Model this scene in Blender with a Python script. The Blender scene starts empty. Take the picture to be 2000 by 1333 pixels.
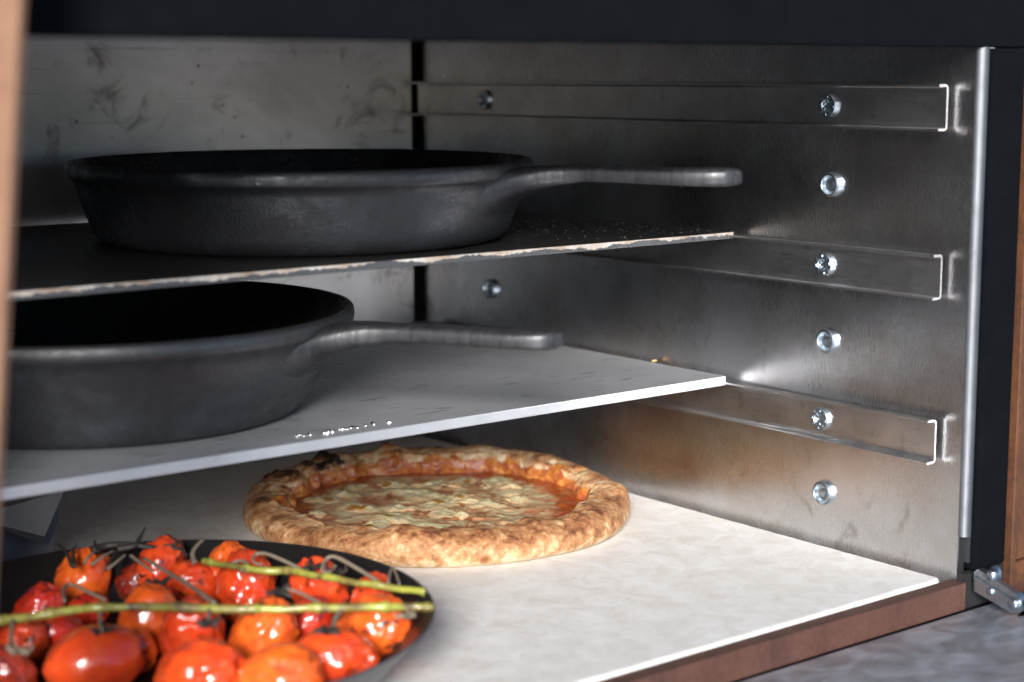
import bpy, math, random
import numpy as np
from mathutils import Vector, Matrix, noise
scene = bpy.context.scene
col = scene.collection
R = math.radians

# ------------------------------------------------------------------ camera
yaw, pitch, roll = 0.671828, -0.153558, -0.0025
fw = Vector((math.sin(yaw)*math.cos(pitch), math.cos(yaw)*math.cos(pitch), math.sin(pitch)))
rt = Vector((math.cos(yaw), -math.sin(yaw), 0)); up = rt.cross(fw)
r2 = rt*math.cos(roll)+up*math.sin(roll); u2 = -rt*math.sin(roll)+up*math.cos(roll)
cam = bpy.data.cameras.new('camera'); co = bpy.data.objects.new('camera', cam); col.objects.link(co)
M4 = Matrix((r2, u2, -fw)).transposed().to_4x4(); M4.translation = Vector((-.97348, -.72569, .35))
co.matrix_world = M4
cam.sensor_width = 36; cam.lens = 3390.46/2000*36; cam.clip_start = .02; cam.clip_end = 200
cam.dof.use_dof = True; cam.dof.focus_distance = 1.29; cam.dof.aperture_fstop = 4.8
scene.camera = co

# ------------------------------------------------------------------ light
SUN_EL, SUN_AZ = R(20), R(223)          # azimuth measured from +Y towards +X
w = bpy.data.worlds.new('World'); scene.world = w; w.use_nodes = True
nt = w.node_tree; bg = nt.nodes['Background']
sky = nt.nodes.new('ShaderNodeTexSky'); sky.sky_type = 'NISHITA'; sky.sun_disc = False
sky.sun_elevation = SUN_EL; sky.sun_rotation = SUN_AZ; sky.air_density = .7; sky.dust_density = .2; sky.ozone_density = 3.0
nt.links.new(sky.outputs[0], bg.inputs[0]); bg.inputs[1].default_value = .06
sl = bpy.data.lights.new('sun', 'SUN'); sl.energy = 3.2; sl.angle = R(18); sl.color = (1, .98, .96)
so = bpy.data.objects.new('sun', sl); col.objects.link(so)
sd = Vector((math.sin(SUN_AZ)*math.cos(SUN_EL), math.cos(SUN_AZ)*math.cos(SUN_EL), math.sin(SUN_EL)))
so.rotation_euler = sd.to_track_quat('Z', 'Y').to_euler()
so.location = (-.5, -3, 2)
scene.view_settings.view_transform = 'Standard'; scene.view_settings.look = 'None'
scene.view_settings.gamma = 1; scene.view_settings.use_curve_mapping = False
scene.view_settings.exposure = 1.38
scene.cycles.max_bounces = 8; scene.cycles.glossy_bounces = 5; scene.cycles.diffuse_bounces = 4

# ------------------------------------------------------------------ helpers
def build(name, verts, faces, mat, parent=None, smooth=False, colors=None):
    me = bpy.data.meshes.new(name); me.from_pydata([tuple(v) for v in verts], [], faces); me.update()
    if smooth:
        me.polygons.foreach_set('use_smooth', [True]*len(me.polygons))
    if colors is not None:
        at = me.color_attributes.new('mix', 'FLOAT_COLOR', 'POINT')
        at.data.foreach_set('color', np.asarray(colors, dtype=np.float32).ravel())
    me.materials.append(mat)
    o = bpy.data.objects.new(name, me); col.objects.link(o)
    if parent: o.parent = parent
    return o
def thing(name, label, cat, loc=(0, 0, 0), group=None):
    o = bpy.data.objects.new(name, None); col.objects.link(o); o.location = loc
    o.empty_display_size = .02
    return tag(o, label, cat, group)
def tag(o, label, cat, group=None):
    o['label'] = label; o['category'] = cat
    if group: o['group'] = group
    return o
class MB:
    def __init__(s): s.v = []; s.f = []
    def add(s, v, f):
        n = len(s.v); s.v += [tuple(q) for q in v]; s.f += [tuple(i+n for i in t) for t in f]; return s
    def box(s, x0, x1, y0, y1, z0, z1, b=0.0):
        if b <= 0:
            v = [(x, y, z) for x in (x0, x1) for y in (y0, y1) for z in (z0, z1)]
            return s.add(v, [(0,1,3,2),(4,6,7,5),(0,4,5,1),(2,3,7,6),(0,2,6,4),(1,5,7,3)])
        c = (Vector((x0,y0,z0))+Vector((x1,y1,z1)))/2; h = (Vector((x1,y1,z1))-Vector((x0,y0,z0)))/2
        import bmesh
        bm = bmesh.new(); bmesh.ops.create_cube(bm, size=2)
        for v in bm.verts: v.co = Vector((v.co.x*h.x, v.co.y*h.y, v.co.z*h.z))+c
        bmesh.ops.bevel(bm, geom=bm.edges[:], offset=b, segments=2, affect='EDGES', profile=.5)
        bm.verts.index_update()
        s.add([v.co[:] for v in bm.verts], [[v.index for v in f.verts] for f in bm.faces]); bm.free(); return s
    def tube(s, pts, rad, n=10, squash=1.0):
        P = [Vector(p) for p in pts]; m = len(P)
        if not hasattr(rad, '__len__'): rad = [rad]*m
        t0 = (P[1]-P[0]).normalized(); nrm = t0.orthogonal().normalized(); vs = []
        for i in range(m):
            t = (P[min(i+1, m-1)]-P[max(i-1, 0)]).normalized()
            nrm = (nrm-t*nrm.dot(t)).normalized(); bi = t.cross(nrm)
            for k in range(n):
                a = 2*math.pi*k/n; vs.append(P[i]+nrm*math.cos(a)*rad[i]+bi*math.sin(a)*rad[i]*squash)
        fs = [(i*n+k, i*n+(k+1) % n, (i+1)*n+(k+1) % n, (i+1)*n+k) for i in range(m-1) for k in range(n)]
        fs.append(tuple(range(n-1, -1, -1))); fs.append(tuple((m-1)*n+k for k in range(n)))
        return s.add(vs, fs)
    def lathe(s, prof, n=48, axis='z', c=(0, 0, 0), closed=False, cap0=True):
        vs = []; m = len(prof)
        for r, h in prof:
            for k in range(n):
                a = 2*math.pi*k/n
                if axis == 'z': vs.append((c[0]+r*math.cos(a), c[1]+r*math.sin(a), c[2]+h))
                else: vs.append((c[0]-h, c[1]-r*math.cos(a), c[2]+r*math.sin(a)))    # axis -x
        fs = [(i*n+k, i*n+(k+1) % n, ((i+1) % m)*n+(k+1) % n, ((i+1) % m)*n+k) for i in range(m if closed else m-1) for k in range(n)]
        if not closed:
            if cap0: fs.append(tuple(range(n-1, -1, -1)))
            fs.append(tuple((m-1)*n+k for k in range(n)))
        return s.add(vs, fs)
    def prism(s, poly, axis, a0, a1):
        n = len(poly); vs = []
        for a in (a0, a1):
            for (u, v) in poly:
                vs.append({'x': (a, u, v), 'y': (u, a, v), 'z': (u, v, a)}[axis])
        fs = [(i, (i+1) % n, n+(i+1) % n, n+i) for i in range(n)]
        fs += [tuple(range(n-1, -1, -1)), tuple(range(n, 2*n))]
        return s.add(vs, fs)
    def build(s, name, mat, parent=None, smooth=False):
        return build(name, s.v, s.f, mat, parent, smooth)
def catmull(pts, k=8):
    P = [Vector(p) for p in pts]; P = [P[0]*2-P[1]]+P+[P[-1]*2-P[-2]]; out = []
    for i in range(1, len(P)-2):
        for j in range(k):
            t = j/k
            out.append(.5*((2*P[i])+(P[i+1]-P[i-1])*t+(2*P[i-1]-5*P[i]+4*P[i+1]-P[i+2])*t*t+(3*P[i]-P[i-1]-3*P[i+1]+P[i+2])*t**3))
    out.append(P[-2]); return out
def fbm(p, o=4):
    return noise.fractal(Vector(p), 1.0, 2.0, o)

# ------------------------------------------------------------------ materials
class NT:
    def __init__(s, name):
        s.m = bpy.data.materials.new(name); s.m.use_nodes = True; s.t = s.m.node_tree
        s.b = s.t.nodes['Principled BSDF']; s.tc = s.t.nodes.new('ShaderNodeTexCoord').outputs['Object']
    def n(s, typ, **kw):
        o = s.t.nodes.new(typ)
        for k, v in kw.items(): setattr(o, k, v)
        return o
    def l(s, a, b): s.t.links.new(a, b)
    def mapping(s, scale=(1, 1, 1), rot=(0, 0, 0), loc=(0, 0, 0)):
        m = s.n('ShaderNodeMapping'); m.inputs['Scale'].default_value = scale; m.inputs['Rotation'].default_value = rot; m.inputs['Location'].default_value = loc
        s.l(s.tc, m.inputs[0]); return m.outputs[0]
    def noise(s, scale, detail=4, rough=.55, vec=None, dist=0.0):
        o = s.n('ShaderNodeTexNoise'); o.inputs['Scale'].default_value = scale; o.inputs['Detail'].default_value = detail
        o.inputs['Roughness'].default_value = rough; o.inputs['Distortion'].default_value = dist
        s.l(vec if vec is not None else s.tc, o.inputs['Vector']); return o.outputs['Fac']
    def voro(s, scale, vec=None, feature='F1'):
        o = s.n('ShaderNodeTexVoronoi', feature=feature); o.inputs['Scale'].default_value = scale
        s.l(vec if vec is not None else s.tc, o.inputs['Vector']); return o.outputs['Distance']
    def ramp(s, fac, stops):
        o = s.n('ShaderNodeValToRGB'); e = o.color_ramp.elements
        while len(e) < len(stops): e.new(.5)
        for i, (p, c) in enumerate(stops):
            e[i].position = p; e[i].color = (c, c, c, 1) if not hasattr(c, '__len__') else (*c, 1)
        s.l(fac, o.inputs[0]); return o.outputs[0]
    def mix(s, fac, a, b, mode='MIX'):
        o = s.n('ShaderNodeMix', data_type='RGBA', blend_type=mode)
        for sock, val in ((o.inputs[0], fac), (o.inputs[6], a), (o.inputs[7], b)):
            if hasattr(val, 'links'): s.l(val, sock)
            elif sock is o.inputs[0]: sock.default_value = val
            else: sock.default_value = (*val, 1)
        return o.outputs[2]
    def math(s, op, a, b=0.0, clamp=False):
        o = s.n('ShaderNodeMath', operation=op); o.use_clamp = clamp
        for sock, val in ((o.inputs[0], a), (o.inputs[1], b)):
            if hasattr(val, 'links'): s.l(val, sock)
            else: sock.default_value = val
        return o.outputs[0]
    def attr(s):
        o = s.n('ShaderNodeAttribute'); o.attribute_name = 'mix'
        sp = s.n('ShaderNodeSeparateColor'); s.l(o.outputs['Color'], sp.inputs[0]); return sp.outputs
    def xyz(s):
        o = s.n('ShaderNodeSeparateXYZ'); s.l(s.tc, o.inputs[0]); return o.outputs
    def set(s, **kw):
        for k, v in kw.items():
            sock = s.b.inputs[k.replace('_', ' ')]
            if hasattr(v, 'links'): s.l(v, sock)
            else: sock.default_value = (*v, 1) if (hasattr(v, '__len__') and len(v) == 3 and sock.type == 'RGBA') else v
        return s
    def bump(s, h, strength=.3, dist=.001, prev=None):
        o = s.n('ShaderNodeBump'); o.inputs['Strength'].default_value = strength; o.inputs['Distance'].default_value = dist
        s.l(h, o.inputs['Height'])
        if prev is not None: s.l(prev, o.inputs['Normal'])
        s.l(o.outputs[0], s.b.inputs['Normal']); return o.outputs[0]

def steel_wall():
    t = NT('brushed_wall_steel')
    g = t.noise(90, 3, .6, t.mapping((1, 14, 1.2)))            # fine vertical grain
    g2 = t.noise(60, 3, .6, t.mapping((1, .8, 16)))
    cl = t.noise(7, 5, .6)                                     # smears
    spots = t.ramp(t.voro(55, t.mapping((1, 1, 1), (.3, .2, .1))), [(.02, 1), (.07, 0)])
    msk = t.ramp(t.noise(9, 2), [(.55, 0), (.62, 1)])
    sp = t.math('MULTIPLY', spots, msk)
    base = t.mix(t.ramp(cl, [(.35, 0), (.7, 1)]), (.54, .54, .55), (.72, .72, .735))
    zs = t.xyz()['Z']
    low = t.math('MULTIPLY', t.ramp(t.noise(12, 4, .6, t.mapping((1, 1, 1), (0, 0, 0), (3, 1, 2))), [(.45, 0), (.65, 1)]), .35)
    base = t.mix(low, base, (.44, .34, .25))
    base = t.mix(t.math('MULTIPLY', sp, .7), base, (.08, .06, .05))
    r = t.math('ADD', t.math('MULTIPLY', cl, .16), t.math('MULTIPLY', g, .12))
    r = t.math('ADD', r, .135)
    t.set(Base_Color=base, Metallic=1.0, Roughness=r)
    scr = t.ramp(t.noise(20, 2, .5, t.mapping((1, 60, 1), (.35, 0, 0)), .3), [(.68, 0), (.76, 1)])
    scr2 = t.ramp(t.noise(16, 2, .5, t.mapping((1, 1, 70), (-.10, 0, 0)), .3), [(.70, 0), (.78, 1)])
    sc = t.math('MULTIPLY', t.math('MAXIMUM', scr, scr2), t.ramp(t.noise(11, 3), [(.42, 0), (.65, 1)]))
    r = t.math('ADD', r, t.math('MULTIPLY', sc, .25)); t.set(Roughness=r)
    gr = t.ramp(t.noise(34, 6, .72, t.mapping((1, 1, .6), (.4, 0, 0)), 1.0), [(.58, 0), (.75, 1)])
    base = t.mix(t.math('MULTIPLY', gr, .5), base, (.16, .13, .11))
    t.set(Base_Color=t.mix(t.math('MULTIPLY', sc, .3), base, (.75, .74, .73)))
    nb = t.bump(g, .16, .0007); t.bump(g2, .05, .0006, nb)
    return t.m
def steel_back():
    t = NT('heat_stained_back_steel')
    g = t.noise(50, 4, .6, t.mapping((.8, 1, 10)))
    cl = t.noise(6, 6, .6, dist=.6)
    base = t.mix(t.ramp(cl, [(.3, 0), (.7, 1)]), (.38, .372, .375), (.70, .69, .70))
    st = t.ramp(t.noise(22, 6, .7, dist=.8), [(.55, 0), (.70, 1)])
    base = t.mix(t.math('MULTIPLY', st, .75), base, (.12, .095, .085))
    hl = t.ramp(t.noise(26, 3, .6, t.mapping((.25, 1, 7))), [(.62, 0), (.72, 1)])
    base = t.mix(t.math('MULTIPLY', hl, .35), base, (.15, .13, .12))
    spots = t.math('MULTIPLY', t.ramp(t.voro(70), [(.06, 1), (.14, 0)]), t.ramp(t.noise(14, 2), [(.55, 0), (.62, 1)]))
    base = t.mix(t.math('MULTIPLY', spots, .8), base, (.05, .04, .035))
    t.set(Base_Color=base, Metallic=.85, Roughness=t.math('ADD', t.math('MULTIPLY', g, .2), .36))
    t.bump(g, .06, .0008); return t.m
def steel_plain(name, c=(.55, .55, .56), rough=.28, scale=(1, 1, 1), grime=.0):
    t = NT(name); g = t.noise(160, 3, .6, t.mapping(scale)); cl = t.noise(30, 4, .6)
    base = t.mix(t.ramp(cl, [(.35, 0), (.7, 1)]), tuple(q*.78 for q in c), c)
    if grime:
        gm = t.ramp(t.noise(70, 5, .7), [(.56, 0), (.66, 1)])
        base = t.mix(t.math('MULTIPLY', gm, grime), base, (.05, .045, .04))
    t.set(Base_Color=base, Metallic=1.0, Roughness=t.math('ADD', t.math('MULTIPLY', g, .22), rough-.1))
    t.bump(g, .06, .0005); return t.m
def door_mat():
    t = NT('smeared_door_steel'); sw = t.noise(24, 4, .55, t.mapping((1, 1.6, 1), (0, 0, .5)), 1.6); g = t.noise(200, 3, .6)
    t.set(Base_Color=t.mix(t.ramp(sw, [(.35, 0), (.65, 1)]), (.38, .39, .415), (.54, .56, .60)), Metallic=.8, Roughness=t.math('ADD', t.math('MULTIPLY', t.ramp(sw, [(.3, 0), (.7, 1)]), .2), .34))
    nb = t.bump(sw, .05, .004); t.bump(g, .06, .0005, nb); return t.m
def corten(name='corten_steel', a=(.060, .020, .008), b=(.125, .045, .013), c=(.028, .011, .006)):
    t = NT(name)
    n1 = t.noise(22, 6, .65); n2 = t.noise(240, 4, .7)
    base = t.mix(t.ramp(n1, [(.3, 0), (.7, 1)]), a, b)
    base = t.mix(t.math('MULTIPLY', t.ramp(n2, [(.45, 0), (.7, 1)]), .6), base, c)
    base = t.mix(t.math('MULTIPLY', t.ramp(t.noise(60, 5, .7, t.mapping((1, 1, .25))), [(.5, 0), (.68, 1)]), .6), base, c)
    t.set(Base_Color=base, Roughness=t.math('ADD', t.math('MULTIPLY', n1, .25), .5), Metallic=0.0)
    t.bump(n2, .25, .0006); return t.m
def felt():
    t = NT('black_felt'); n1 = t.noise(900, 3, .7); n2 = t.noise(60, 3)
    t.set(Base_Color=t.mix(n2, (.0028, .0036, .0048), (.0065, .008, .0105)), Roughness=.95)
    t.b.inputs['Specular IOR Level'].default_value = .06
    nb = t.bump(n1, 1.0, .0025); t.bump(n2, .5, .004, nb); return t.m
def stone():
    t = NT('white_cordierite_stone')
    n1 = t.noise(48, 7, .7, dist=.5); n2 = t.noise(500, 4, .7); n3 = t.noise(8, 4, .6)
    base = t.mix(t.ramp(n1, [(.36, 0), (.62, 1)]), (.60, .56, .505), (.72, .70, .665))
    base = t.mix(t.math('MULTIPLY', t.ramp(n3, [(.5, 0), (.7, 1)]), .5), base, (.62, .58, .52))
    base = t.mix(t.math('MULTIPLY', t.ramp(n2, [(.58, 0), (.7, 1)]), .35), base, (.42, .37, .31))
    t.set(Base_Color=base, Roughness=.75)
    sp = t.math('MULTIPLY', t.ramp(t.voro(120), [(.10, 1), (.22, 0)]), t.ramp(t.noise(20, 3), [(.56, 0), (.66, 1)]))
    base = t.mix(t.math('MULTIPLY', sp, .5), base, (.36, .24, .15))
    t.set(Base_Color=base)
    nb = t.bump(n2, .35, .0008); t.bump(n1, .25, .0012, nb); return t.m
def cast_iron(name, pebble=0.0):
    t = NT(name)
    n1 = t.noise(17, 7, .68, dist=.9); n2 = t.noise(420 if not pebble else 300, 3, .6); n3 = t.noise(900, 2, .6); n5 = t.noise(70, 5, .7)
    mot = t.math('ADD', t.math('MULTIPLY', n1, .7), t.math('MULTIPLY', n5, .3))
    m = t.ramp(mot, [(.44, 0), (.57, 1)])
    base = t.mix(m, (.006, .006, .007), (.027, .028, .032) if not pebble else (.016, .016, .016))  # lighter patches paint blotchy sheen into the colour, along with worn seasoning
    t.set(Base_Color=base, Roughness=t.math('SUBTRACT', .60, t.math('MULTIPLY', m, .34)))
    t.b.inputs['Specular IOR Level'].default_value = .8 if not pebble else .5
    nb = t.bump(n2, .4 if not pebble else pebble, .0008 if not pebble else .0014); nb = t.bump(n3, .2, .0004, nb); t.bump(n5, .12, .002, nb); return t.m
def handle_iron():
    t = NT('ground_iron_handle')
    n1 = t.noise(36, 5, .65, t.mapping((7, .35, .5)), dist=.8); n2 = t.noise(600, 3, .6); n5 = t.noise(40, 5, .7)
    m = t.ramp(t.math('ADD', t.math('MULTIPLY', n1, .45), t.math('MULTIPLY', n5, .55)), [(.42, 0), (.62, 1)])
    base = t.mix(m, (.010, .010, .011), (.045, .046, .050))
    t.set(Base_Color=base, Roughness=t.math('SUBTRACT', .52, t.math('MULTIPLY', m, .22)))
    nb = t.bump(n1, .16, .0012); t.bump(n2, .25, .0005, nb); return t.m
def burnt_shelf():
    t = NT('burnt_black_shelf')
    n1 = t.noise(30, 5, .65); n2 = t.noise(340, 3, .7); n4 = t.noise(45, 4, .6, t.mapping((1, 3, 1)))
    base = t.mix(n1, (.008, .008, .008), (.026, .023, .021))
    o = t.xyz()
    front = t.ramp(t.math('ADD', t.math('MULTIPLY', o['Y'], -1.0), .0), [(.0, 0), (.001, 1)])   # set below
    # bare patches on the front edge: local y = 0 is the edge face, z = 0 the top
    em = t.math('LESS_THAN', o['Y'], .0007)
    h = t.math('ADD', t.math('MULTIPLY', o['Z'], 185.0), 1.0)          # 1 at the top, .1 at the bottom
    ragged = t.math('SUBTRACT', t.math('ADD', t.math('MULTIPLY', t.math('ADD', t.math('MULTIPLY', t.noise(16, 2, .5, t.mapping((1, .02, .3))), 2.6), t.math('MULTIPLY', t.noise(95, 5, .72, t.mapping((1, .02, .8))), 1.5)), 1.0), h), 2.56)
    bare = t.math('MULTIPLY', em, t.ramp(ragged, [(.10, 0), (.16, 1)]))
    pale = t.mix(t.ramp(t.noise(40, 4, .6), [(.4, 0), (.62, 1)]), (.52, .485, .44), (.33, .235, .165))
    grey = t.mix(em, base, (.06, .062, .066))
    t.set(Base_Color=t.mix(bare, grey, pale), Roughness=t.math('ADD', t.math('MULTIPLY', n4, .5), .12))
    nb = t.bump(n2, .9, .0016); t.bump(n1, .5, .002, nb); return t.m
def alu_shelf():
    t = NT('brushed_grey_shelf')
    g = t.noise(150, 3, .6, t.mapping((.6, 8, 1))); cl = t.noise(9, 5, .6, dist=.5)
    base = t.mix(t.ramp(cl, [(.35, 0), (.7, 1)]), (.50, .505, .52), (.64, .645, .66))
    sc = t.math('MULTIPLY', t.ramp(t.noise(26, 3, .5, t.mapping((1, 9, 1), (0, 0, .25))), [(.665, 0), (.69, 1)]), t.math('GREATER_THAN', t.xyz()['Y'], .006))
    base = t.mix(t.math('MULTIPLY', sc, .85), base, (.05, .045, .045))
    gr = t.ramp(t.noise(38, 4, .6), [(.6, 0), (.7, 1)])
    base = t.mix(t.math('MULTIPLY', gr, .3), base, (.22, .21, .20))
    t.set(Base_Color=base, Metallic=.75, Roughness=t.math('ADD', t.math('MULTIPLY', g, .15), .40))
    t.bump(g, .05, .0005); return t.m
def tomato_mat(name, a, b, c=(.55, .045, .025)):
    t = NT(name); n1 = t.noise(55, 4, .6); n2 = t.noise(140, 4, .7); at = t.attr()
    base = t.mix(t.ramp(n1, [(.35, 0), (.68, 1)]), a, b)
    base = t.mix(t.math('MULTIPLY', at[0], .9), base, c)
    base = t.mix(t.math('MULTIPLY', at[1], .95), base, (.03, .012, .008))
    t.set(Base_Color=base, Roughness=t.math('ADD', t.math('MULTIPLY', n1, .22), .14))
    t.b.inputs['Subsurface Weight'].default_value = .45; t.b.inputs['Subsurface Radius'].default_value = (1, .25, .1); t.b.inputs['Subsurface Scale'].default_value = .006
    t.b.inputs['Coat Weight'].default_value = .7; t.b.inputs['Coat Roughness'].default_value = .06
    t.bump(n2, .22, .0016); return t.m
def vine_mat():
    t = NT('roasted_vine'); n1 = t.noise(34, 6, .72, dist=.6); n2 = t.noise(220, 4, .6)
    base = t.ramp(n1, [(.34, (.05, .028, .015)), (.44, (.16, .12, .03)), (.54, (.27, .27, .04)), (.68, (.36, .38, .05))])
    t.set(Base_Color=base, Roughness=.42); t.b.inputs['Coat Weight'].default_value = .3
    t.bump(n2, .3, .0006); return t.m
def dry_mat(name, a, b, rough=.7):
    t = NT(name); n1 = t.noise(160, 4, .6)
    t.set(Base_Color=t.mix(n1, a, b), Roughness=rough); t.bump(n1, .4, .0006); return t.m
def crust_mat():
    t = NT('baked_crust'); at = t.attr()                      # R browning, G char, B sauce stain
    n1 = t.noise(75, 6, .65, dist=.5); n2 = t.noise(420, 4, .7); n3 = t.noise(28, 4, .6)
    n4 = t.noise(190, 4, .65)
    br = t.math('ADD', at[0], t.math('MULTIPLY', t.math('SUBTRACT', n1, .5), 1.5))
    br = t.math('ADD', br, t.math('MULTIPLY', t.math('SUBTRACT', n4, .5), 1.1))
    br = t.math('ADD', br, t.math('MULTIPLY', t.math('SUBTRACT', n3, .5), .8))
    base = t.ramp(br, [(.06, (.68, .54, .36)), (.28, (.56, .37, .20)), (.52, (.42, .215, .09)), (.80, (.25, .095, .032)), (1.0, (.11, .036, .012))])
    sauce = t.ramp(t.math('ADD', at[2], t.math('MULTIPLY', t.math('SUBTRACT', n1, .5), 1.3)), [(.38, 0), (.6, 1)])
    base = t.mix(t.math('MULTIPLY', sauce, .92), base, t.ramp(t.math('ADD', t.math('MULTIPLY', n4, .6), t.math('MULTIPLY', n1, .4)), [(.36, (.20, .022, .008)), (.48, (.36, .075, .012)), (.58, (.50, .20, .03)), (.70, (.62, .36, .12))]))
    ch = t.ramp(t.math('ADD', at[1], t.math('MULTIPLY', t.math('SUBTRACT', n4, .5), .9)), [(.42, 0), (.72, 1)])
    base = t.mix(ch, base, (.022, .010, .006))
    t.set(Base_Color=base, Roughness=t.math('SUBTRACT', .72, t.math('MULTIPLY', sauce, .35)))
    t.b.inputs['Subsurface Weight'].default_value = .12; t.b.inputs['Subsurface Radius'].default_value = (1, .6, .3); t.b.inputs['Subsurface Scale'].default_value = .003
    nb = t.bump(n2, .35, .0006); t.bump(n4, .4, .0012, nb); return t.m
def topping_mat():
    t = NT('melted_topping'); at = t.attr()                   # R = closeness to the rim
    n1 = t.noise(45, 5, .62, dist=.5); n2 = t.noise(190, 4, .65); n3 = t.noise(24, 4, .6)
    base = t.ramp(n1, [(.32, (.20, .028, .012)), (.43, (.36, .12, .05)), (.53, (.44, .24, .12)), (.68, (.52, .36, .19))])
    rs = t.ramp(t.math('ADD', at[0], t.math('MULTIPLY', t.math('SUBTRACT', n1, .5), 1.3)), [(.42, 0), (.62, 1)])
    base = t.mix(rs, base, t.mix(n2, (.26, .022, .008), (.36, .075, .014)))
    chs = t.math('SUBTRACT', t.ramp(t.noise(38, 5, .62, t.mapping((1, 1, 1), (0, 0, .4), (5, 2, 1)), .8), [(.47, 0), (.56, 1)]), rs, True)
    vn = t.ramp(t.noise(260, 4, .65), [(.58, 0), (.68, 1)])
    base = t.mix(t.math('MULTIPLY', chs, .8), base, t.mix(t.math('MULTIPLY', vn, .7), t.mix(n2, (.42, .35, .18), (.56, .49, .31)), (.19, .18, .11)))
    bs = t.ramp(t.noise(62, 5, .65), [(.53, 0), (.63, 1)])
    base = t.mix(t.math('MULTIPLY', bs, .9), base, t.mix(n2, (.34, .11, .012), (.12, .035, .008)))
    t.set(Base_Color=base, Roughness=t.math('ADD', t.math('MULTIPLY', n2, .3), .22))
    t.b.inputs['Coat Weight'].default_value = .5; t.b.inputs['Coat Roughness'].default_value = .16
    nb = t.bump(n1, .6, .004); t.bump(n2, .7, .0016, nb); return t.m
def cheese_mat():
    t = NT('melted_blue_cheese'); at = t.attr()               # R = toasted
    n1 = t.noise(90, 4, .6, dist=.4); n2 = t.noise(260, 4, .65)
    base = t.mix(t.ramp(n1, [(.35, 0), (.65, 1)]), (.38, .32, .155), (.58, .51, .33))
    vein = t.ramp(n2, [(.54, 0), (.66, 1)])
    base = t.mix(t.math('MULTIPLY', vein, .75), base, (.19, .19, .12))
    toast = t.ramp(t.math('ADD', at[0], t.math('MULTIPLY', t.math('SUBTRACT', n1, .5), 1.6)), [(.46, 0), (.72, 1)])
    base = t.mix(toast, base, t.mix(n2, (.42, .20, .03), (.16, .05, .01)))
    edge = t.ramp(t.math('ADD', at[1], t.math('MULTIPLY', t.math('SUBTRACT', n1, .5), .9)), [(.30, 0), (.75, 1)])
    base = t.mix(t.math('MULTIPLY', edge, .85), base, t.mix(n1, (.44, .24, .12), (.50, .34, .19)))
    t.set(Base_Color=base, Roughness=t.math('ADD', t.math('MULTIPLY', n2, .3), .2))
    t.b.inputs['Subsurface Weight'].default_value = .25; t.b.inputs['Subsurface Radius'].default_value = (1, .8, .5); t.b.inputs['Subsurface Scale'].default_value = .003
    t.bump(n2, .45, .0012); return t.m

M = dict(wall=steel_wall(), back=steel_back(), rail=steel_plain('rail_steel', (.72, .71, .71), .30, (1, .25, 9), .2),
         trim=steel_plain('edge_steel', (.20, .205, .215), .5, (1, 1, .3), .25), mark=steel_plain('bright_stamp', (.8, .79, .77), .2), zinc=steel_plain('zinc_bolt', (.50, .57, .62), .32, (1, 1, 1), .45),
         dark=dry_mat('sooty_black', (.004, .004, .004), (.012, .011, .011), .8), ceil=steel_plain('sooty_ceiling', (.16, .15, .145), .45),  # the plain black also paints the shade of gaps and recesses
         corten=corten(), post=corten('tan_corten', (.25, .13, .075), (.31, .165, .095), (.19, .09, .05)), sill=corten('brown_sill', (.068, .028, .018), (.098, .041, .027), (.038, .015, .010)),
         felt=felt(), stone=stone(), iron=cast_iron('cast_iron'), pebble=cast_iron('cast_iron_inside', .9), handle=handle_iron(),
         burnt=burnt_shelf(), alu=alu_shelf(), door=door_mat(),
         vine=vine_mat(), dry=dry_mat('dry_stalk', (.13, .095, .07), (.24, .19, .13)), char=dry_mat('charred_leaf', (.008, .007, .006), (.035, .028, .022), .6),
         crust=crust_mat(), topping=topping_mat(), cheese=cheese_mat(), crumb=dry_mat('crumb', (.55, .28, .10), (.66, .40, .18)),
         red=tomato_mat('red_tomato', (.66, .050, .012), (.74, .090, .014)), orange=tomato_mat('orange_tomato', (.72, .095, .012), (.78, .15, .016)),
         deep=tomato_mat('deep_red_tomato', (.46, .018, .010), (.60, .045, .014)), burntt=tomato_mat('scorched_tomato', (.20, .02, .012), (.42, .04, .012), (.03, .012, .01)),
         plate=steel_plain('dull_plate_steel', (.17, .155, .145), .45, (3, 3, 1)))

# ------------------------------------------------------------------ unseen pale sheet below, added to bounce light up into the oven
gm_ = dry_mat('pale_paving', (.40, .39, .375), (.52, .51, .49), .85)
gr_ = build('ground', [(-40, -40, -.95), (40, -40, -.95), (40, 40, -.95), (-40, 40, -.95)], [(0, 1, 2, 3)], gm_); gr_['kind'] = 'structure'
# ------------------------------------------------------------------ the oven
ZB, S, NO, YB1, YB2, D = .32564, .11532, .05713, .12261, .52875, .6403
XL = -.790
oven = thing('pizza_oven', 'open stainless steel oven chamber with black felt seal and rusty brown frame', 'oven', (0, 0, -.0215))
def part(name, mb, mat, parent=oven, smooth=False):
    o = mb.build(name, mat, parent, smooth)
    if parent is oven: o.matrix_parent_inverse = Matrix.Translation((0, 0, .0215))
    return o
part('side_wall', MB().box(0, .0015, .0, D-.002, -.021, .40), M['wall'])
part('side_wall', MB().box(XL-.0015, XL, .0, D-.002, -.021, .40), M['wall'])
part('back_wall', MB().box(XL+.009, -.009, D, D+.0015, -.021, .40), M['back'])
part('outer_shell', MB().box(XL-.06, .046, D+.03, D+.034, -.06, .44).box(.0405, .046, .03, D+.03, -.06, .44).box(XL-.06, XL-.055, .03, D+.03, -.06, .44).box(XL-.055, .0405, .03, D+.03, .425, .44), M['dark'])
part('ceiling', MB().box(XL, 0, .0, D, .4005, .402), M['ceil'])
part('floor_panel', MB().box(XL, 0, -.004, D, -.022, -.0142), M['dark'])
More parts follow.
